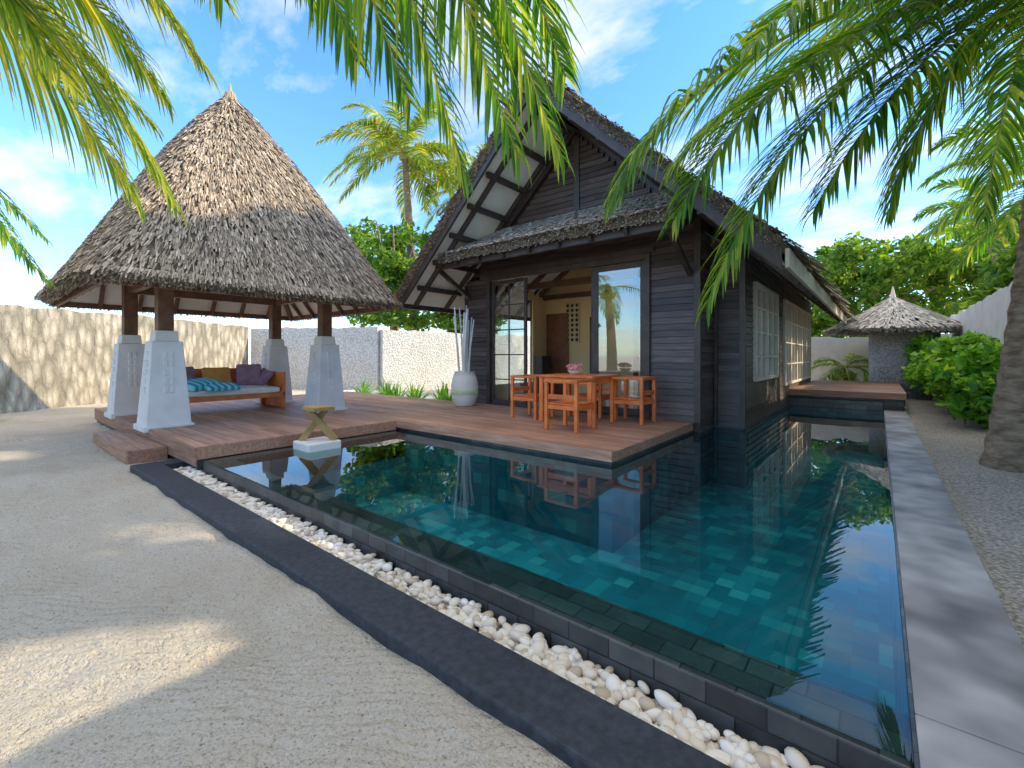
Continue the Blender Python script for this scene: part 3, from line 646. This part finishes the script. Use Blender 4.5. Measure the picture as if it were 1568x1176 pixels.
def palm(name,base,crown,fronds,mat=None,tr=(.24,.13),auto=0,autoL=2.6,Lmax=.75,n=60,wid=.04,seg=4,arange=(0,6.28),droop=1.,an=None):
    t=empty(name,base); B=Vector(base);C=Vector(crown); a=Acc(); N=46; pts=[];rad=[]
    for i in range(N+1):
        s=i/N; p=B.lerp(C,s)+Vector((.14*math.sin(3*s)*(C.z-B.z)/6*(.5 if C.x>B.x else -.5)*(s*(1-s)*4),0,0)); pts.append(p); r=tr[0]+(tr[1]-tr[0])*s; r+=.1*tr[0]*math.exp(-s*14)*3
        rad.append(r*(1+(.06 if i%2 else -.03)))
    a.tube(pts,rad,14); a.make('trunk',BARK,t,smooth=True)
    f=Acc();r=Acc()
    for P in fronds: frond(f,r,[C]+list(P),Lmax=Lmax*U(.9,1.1),n=n,wid=wid,seg=seg,droop=droop*U(.8,1.15))
    for i in range(auto):
        az=arange[0]+(arange[1]-arange[0])*(i+U(-.3,.3))/auto; el=U(-.25,1.15); L=autoL*U(.8,1.15); h=Vector((math.cos(az),math.sin(az),0))
        p1=C+(h*math.cos(el)+Vector((0,0,math.sin(el))))*L*.4; p2=p1+(h*math.cos(el-.5)+Vector((0,0,math.sin(el-.5))))*L*.35; p3=p2+(h*.7+Vector((0,0,-1.0+.5*el)))*L*.35
        frond(f,r,[C,p1,p2,p3],Lmax=Lmax,n=an or n,wid=wid,seg=min(seg,4))
    f.make('leaflets',mat or FROND,t); r.make('rachises',RACH,t,smooth=True)
    a=Acc()
    for i in range(9):
        th=U(0,6.28); a.tube([C+Vector((.12*math.cos(th),.12*math.sin(th),-.15)),C+Vector((.22*math.cos(th),.22*math.sin(th),-.28)),C+Vector((.24*math.cos(th),.24*math.sin(th),-.42))],[.05,.11,.04],8)
    a.make('coconuts',RACH,t,smooth=True); return t
palm('coconut_palm',(1.15,7.45,-.05),(1.55,7.75,5.6),[
 [(.6,6.6,5.2),(-.7,4.9,3.8),(-1.18,4.2,1.75)],
 [(.4,6.2,5.2),(-1.3,4.0,4.1),(-1.6,3.3,2.6)],
 [(.5,6.4,5.1),(-.9,4.7,4.2),(-1.4,4.0,2.5)],
 [(1.2,7.3,5.3),(.4,6.7,4.4),(.1,6.5,2.9)],
 [(1.4,7.0,5.5),(1.0,5.2,4.4),(.65,4.3,3.0)],
 [(.6,6.3,5.5),(-.2,4.6,4.7),(-.7,3.4,3.4)],
 [(.4,7.2,5.6),(-1.2,6.3,5.0),(-2.0,5.6,3.6)],
 [(1.0,6.5,5.6),(.4,4.8,4.8),(-.1,3.5,3.5)],
 [(1.3,6.3,5.5),(1.0,4.6,4.7),(.75,3.4,3.3)],
 [(1.2,6.5,6.2),(.6,4.6,5.8),(.3,3.0,4.3)],
 [(1.0,6.8,5.0),(.1,5.9,4.3),(-.5,5.3,2.7)],
 [(1.7,7.0,5.6),(1.5,5.8,4.9),(1.2,5.2,3.3)],
 [(2.2,7.6,5.8),(2.8,7.2,5.0),(3.0,6.8,3.4)],
 [(1.5,8.5,5.8),(1.4,9.6,5.1),(1.3,10.3,3.5)],
 [(2.2,8.4,6.0),(3.0,9.2,5.4),(3.4,9.8,4.0)],
 ],tr=(.2,.14),Lmax=1.15,n=130,wid=.032,seg=5,auto=0,droop=.78)
palm('coconut_palm',(-.6,-2.2,-.05),(-.9,-1.3,5.2),[
 [(-1.3,.3,5.2),(-1.75,1.5,3.9),(-1.42,2.2,2.45)],
 [(-1.4,0,5.2),(-2.1,1.3,4.1),(-2.0,2.0,2.4)],
 [(-1.3,.1,5.2),(-1.9,1.4,4.0),(-1.7,2.15,2.5)],
 [(-1.5,-.3,5.1),(-2.2,.9,4.3),(-2.3,1.8,2.9)],
 [(-1.6,-.3,5.1),(-2.5,.9,4.4),(-2.75,1.7,3.3)],
 [(-1.8,-.5,5.3),(-2.8,.6,4.7),(-3.1,1.6,3.8)],
 [(-1.9,-.6,5.2),(-3.1,.4,4.7),(-3.7,1.2,3.9)],
 [(-1.3,.2,5.3),(-1.7,1.6,4.4),(-1.65,2.6,3.2)],
 [(-1.1,.2,5.6),(-1.3,1.6,5.0),(-1.3,2.9,4.0)],
 ],Lmax=.82,n=120,wid=.023,seg=5,auto=5,arange=(3.4,6.0),an=40,droop=.95)
palm('coconut_palm',(-4.9,-2.3,-.05),(-4.7,-1.4,4.7),[
 [(-4.9,-.6,4.8),(-4.85,.5,4.0),(-4.3,1.05,2.5)],
 [(-4.5,-.5,5.1),(-4.1,.5,4.5),(-3.8,1.1,3.4)],
 [(-4.7,-.5,4.9),(-4.6,.4,4.4),(-4.3,1.0,3.3)],
 [(-5.2,-.6,4.7),(-5.3,.5,3.9),(-4.95,.95,2.6)],
 [(-5.4,-.8,5.0),(-5.7,.3,4.6),(-5.6,1.2,3.6)],
 [(-4.6,-.7,4.6),(-4.4,.1,3.9),(-4.0,.45,3.0)],
 [(-4.4,-.7,5.0),(-4.0,.1,4.6),(-3.5,.7,3.6)],
 ],mat=FROND2,Lmax=.85,n=110,wid=.026,seg=5,auto=4,arange=(3.2,6.0),an=40,droop=.85)
palm('coconut_palm',(-8.6,-2.6,-.05),(-8.3,-1.6,4.0),[
 [(-8.2,-.9,4.2),(-7.9,-.1,3.7),(-7.2,.6,2.6)],
 [(-8.6,-.8,4.0),(-8.6,.1,3.3),(-8.0,.7,2.2)],
 [(-7.8,-.9,4.1),(-7.3,-.1,3.5),(-6.9,.4,2.4)],
 ],Lmax=.6,n=70,wid=.03,seg=5,auto=4,arange=(2.5,6.0),an=30)
palm('coconut_palm',(-20.6,16.5,0),(-19.9,15.2,12.3),[],auto=30,autoL=4.2,Lmax=1.1,n=46,wid=.08,seg=4,mat=FROND2,tr=(.28,.16))
palm('coconut_palm',(-19,19,0),(-17.5,18,10.6),[],auto=16,autoL=3.6,Lmax=1.0,n=36,wid=.08,seg=4,mat=FROND2,tr=(.28,.16))
palm('coconut_palm',(3.4,15,0),(3.2,15.0,5.2),[],auto=18,autoL=3.0,Lmax=.9,n=42,wid=.06,seg=4)
palm('coconut_palm',(3.6,24,0),(3.4,24,6.2),[],auto=14,autoL=3.2,Lmax=.9,n=36,wid=.07,seg=4)
for b,h,r_ in [((-19.5,14.5,0),8.4,(3,3,3)),((-16.5,16.5,0),7.2,(2.4,2.4,2.8)),((-23,17,0),9,(3,3,3.2)),((0,28,0),7.6,(3.4,3,3)),((4,31,0),8.6,(3.6,3,3.2)),((-3.5,30,0),7.,(3.2,3,3)),((7,27,0),8.8,(3,3,3.4)),((3.9,21,0),5.2,(1.6,2,2))]:
    tree('broadleaf_tree',b,h,r_,75,110,.75,(.34,.18))
# unseen trees added at right as shade; their gaps let sun stripe the sand
for b,h,r_ in [((6.2,4.0,0),7.0,(1.6,1.5,2.6)),((6.6,10.4,0),9.0,(1.6,1.5,3.6)),((6.2,14.4,0),9.4,(1.8,1.8,3.4)),((8.5,15.2,0),13.9,(2.,3.0,3.0))]:
    tree('broadleaf_tree',b,h,r_,42,80,.9,(.5,.3))
tree('broadleaf_tree',(6.4,7.3,0),8.2,(.7,.75,2.6),22,70,.55,(.36,.22))
tree('broadleaf_tree',(7.4,5.9,0),6.2,(.9,.9,1.6),16,70,.55,(.36,.22))
h=empty('leafy_hedge',(1.4,14,0)); pts=np.concatenate([cloudpts((1.4,y,z),(.66,.9,.8),26,110,.32) for y,z in ((11.2,.85),(12.6,1.05),(14,1.1),(15.6,1.1),(17.2,1.05))]); leafcloud(pts,.19,.11,HEDGE,'leaves',h)
a=Acc()
for i in range(26): x,y=1.45+U(-.3,.3),U(10.8,17.4); a.tube([(x,y,0),(x+U(-.2,.2),y+U(-.2,.2),1.2)],[.025,.012],5)
a.make('stems',BARK,h)
h=empty('leafy_shrub',(1.75,8.6,0)); leafcloud(np.concatenate([cloudpts((1.75,8.6,.45),(.25,.5,.4),16,120,.22)]),.16,.07,HEDGE,'leaves',h); Acc().tube([(1.75,8.6,0),(1.75,8.6,.6)],[.03,.015],6).make('stem',BARK,h)
def strap(name,c,n,L,mat,w=.05):
    V=[];F=[]
    for i in range(n):
        az=U(0,6.28); el=U(.5,1.4); d=Vector((math.cos(az)*math.cos(el),math.sin(az)*math.cos(el),math.sin(el))); sd=Vector((-math.sin(az),math.cos(az),0)); p=Vector(c)+Vector((U(-.08,.08),U(-.08,.08),0)); l=L*U(.7,1.2); b=len(V)
        for k in range(6):
            s=k/5; ww=w*(1-s**2)*.5+.002; V+=[tuple(p-sd*ww),tuple(p+sd*ww)]; p=p+d*l/5; d=(d+Vector((0,0,-.22))).normalized()
            if k<5: q=b+k*2; F.append((q,q+1,q+3,q+2))
    return mk(name,V,F,mat)
for i in range(13): strap('spider_lily_plant',(-12.6+i*.42+U(-.1,.1),7.75+U(-.1,.5),.02),26,.62,HEDGE)
strap('spider_lily_plant',(-13.7,.15,0),30,.8,HEDGE,.08)
for i in range(5): strap('spider_lily_plant',(-1.2+i*.4,19.9,.3),22,.6,HEDGE)
palm('young_palm',(-.9,19.6,0),(-.9,19.6,.9),[],auto=9,autoL=1.3,Lmax=.4,n=26,wid=.05,seg=3,tr=(.06,.05))
Acc().box(-8,2.04,18.05,20.59,-.1,.4).make('rear_terrace',WHITE)
# ------------------------------------------------------------ light, sky, camera
az=math.atan2(.8,.6); el=math.radians(27)
sd=Vector((math.sin(az)*math.cos(el),math.cos(az)*math.cos(el),math.sin(el)))
L=bpy.data.lights.new('sun','SUN'); L.energy=5; L.angle=math.radians(.5); L.color=(1,.84,.60); lo=bpy.data.objects.new('sun',L); COL.objects.link(lo); lo.rotation_euler=sd.to_track_quat('Z','Y').to_euler(); lo.location=(0,0,20)
w=bpy.data.worlds.new('World'); scene.world=w; w.use_nodes=True; n=w.node_tree; n.nodes.clear()
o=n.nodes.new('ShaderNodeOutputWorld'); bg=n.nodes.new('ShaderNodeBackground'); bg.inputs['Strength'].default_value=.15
sky=n.nodes.new('ShaderNodeTexSky'); sky.sky_type='NISHITA'; sky.sun_disc=False; sky.sun_elevation=el; sky.sun_rotation=az; sky.altitude=0; sky.air_density=1.0; sky.dust_density=.5; sky.ozone_density=2.5
tc=n.nodes.new('ShaderNodeTexCoord'); sp=n.nodes.new('ShaderNodeSeparateXYZ'); n.links.new(tc.outputs['Generated'],sp.inputs[0])
den=mth(n,'ADD',mth(n,'MAXIMUM',sp.outputs['Z'],0.),.22); cb=n.nodes.new('ShaderNodeCombineXYZ'); n.links.new(mth(n,'DIVIDE',sp.outputs['X'],den),cb.inputs[0]); n.links.new(mth(n,'DIVIDE',sp.outputs['Y'],den),cb.inputs[1])
mp=n.nodes.new('ShaderNodeMapping'); mp.inputs['Scale'].default_value=(1.,1.7,1); mp.inputs['Rotation'].default_value=(0,0,.5); mp.inputs['Location'].default_value=(3.1,1.7,0); n.links.new(cb.outputs[0],mp.inputs[0])
nz=noise(n,mp.outputs[0],1.7,6,.6)
cf=ramp(n,nz,[(.48,(0,0,0)),(.74,(1,1,1))])
# unseen cloud cover added overhead to warm and brighten the shade
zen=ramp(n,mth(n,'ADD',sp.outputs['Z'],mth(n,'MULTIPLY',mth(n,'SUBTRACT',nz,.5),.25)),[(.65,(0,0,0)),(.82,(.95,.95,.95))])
grad=ramp(n,sp.outputs['Z'],[(0.,(1.8,2.05,2.25)),(.25,(1.6,2.25,2.85)),(.7,(1.5,2.6,3.6))])
skyc=mixc(n,sky.outputs[0],grad,1.,'MULTIPLY')
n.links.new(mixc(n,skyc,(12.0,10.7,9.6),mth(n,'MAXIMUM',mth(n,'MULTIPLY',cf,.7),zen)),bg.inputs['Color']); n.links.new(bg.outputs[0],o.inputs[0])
cam=bpy.data.cameras.new('camera'); cam.lens=15.8; cam.sensor_width=36; cam.shift_y=-.0274; cam.clip_end=3000; cam.clip_start=.05
co=bpy.data.objects.new('camera',cam); COL.objects.link(co); co.location=(0,0,1.3); co.rotation_euler=(math.radians(90),0,math.radians(39.2)); scene.camera=co
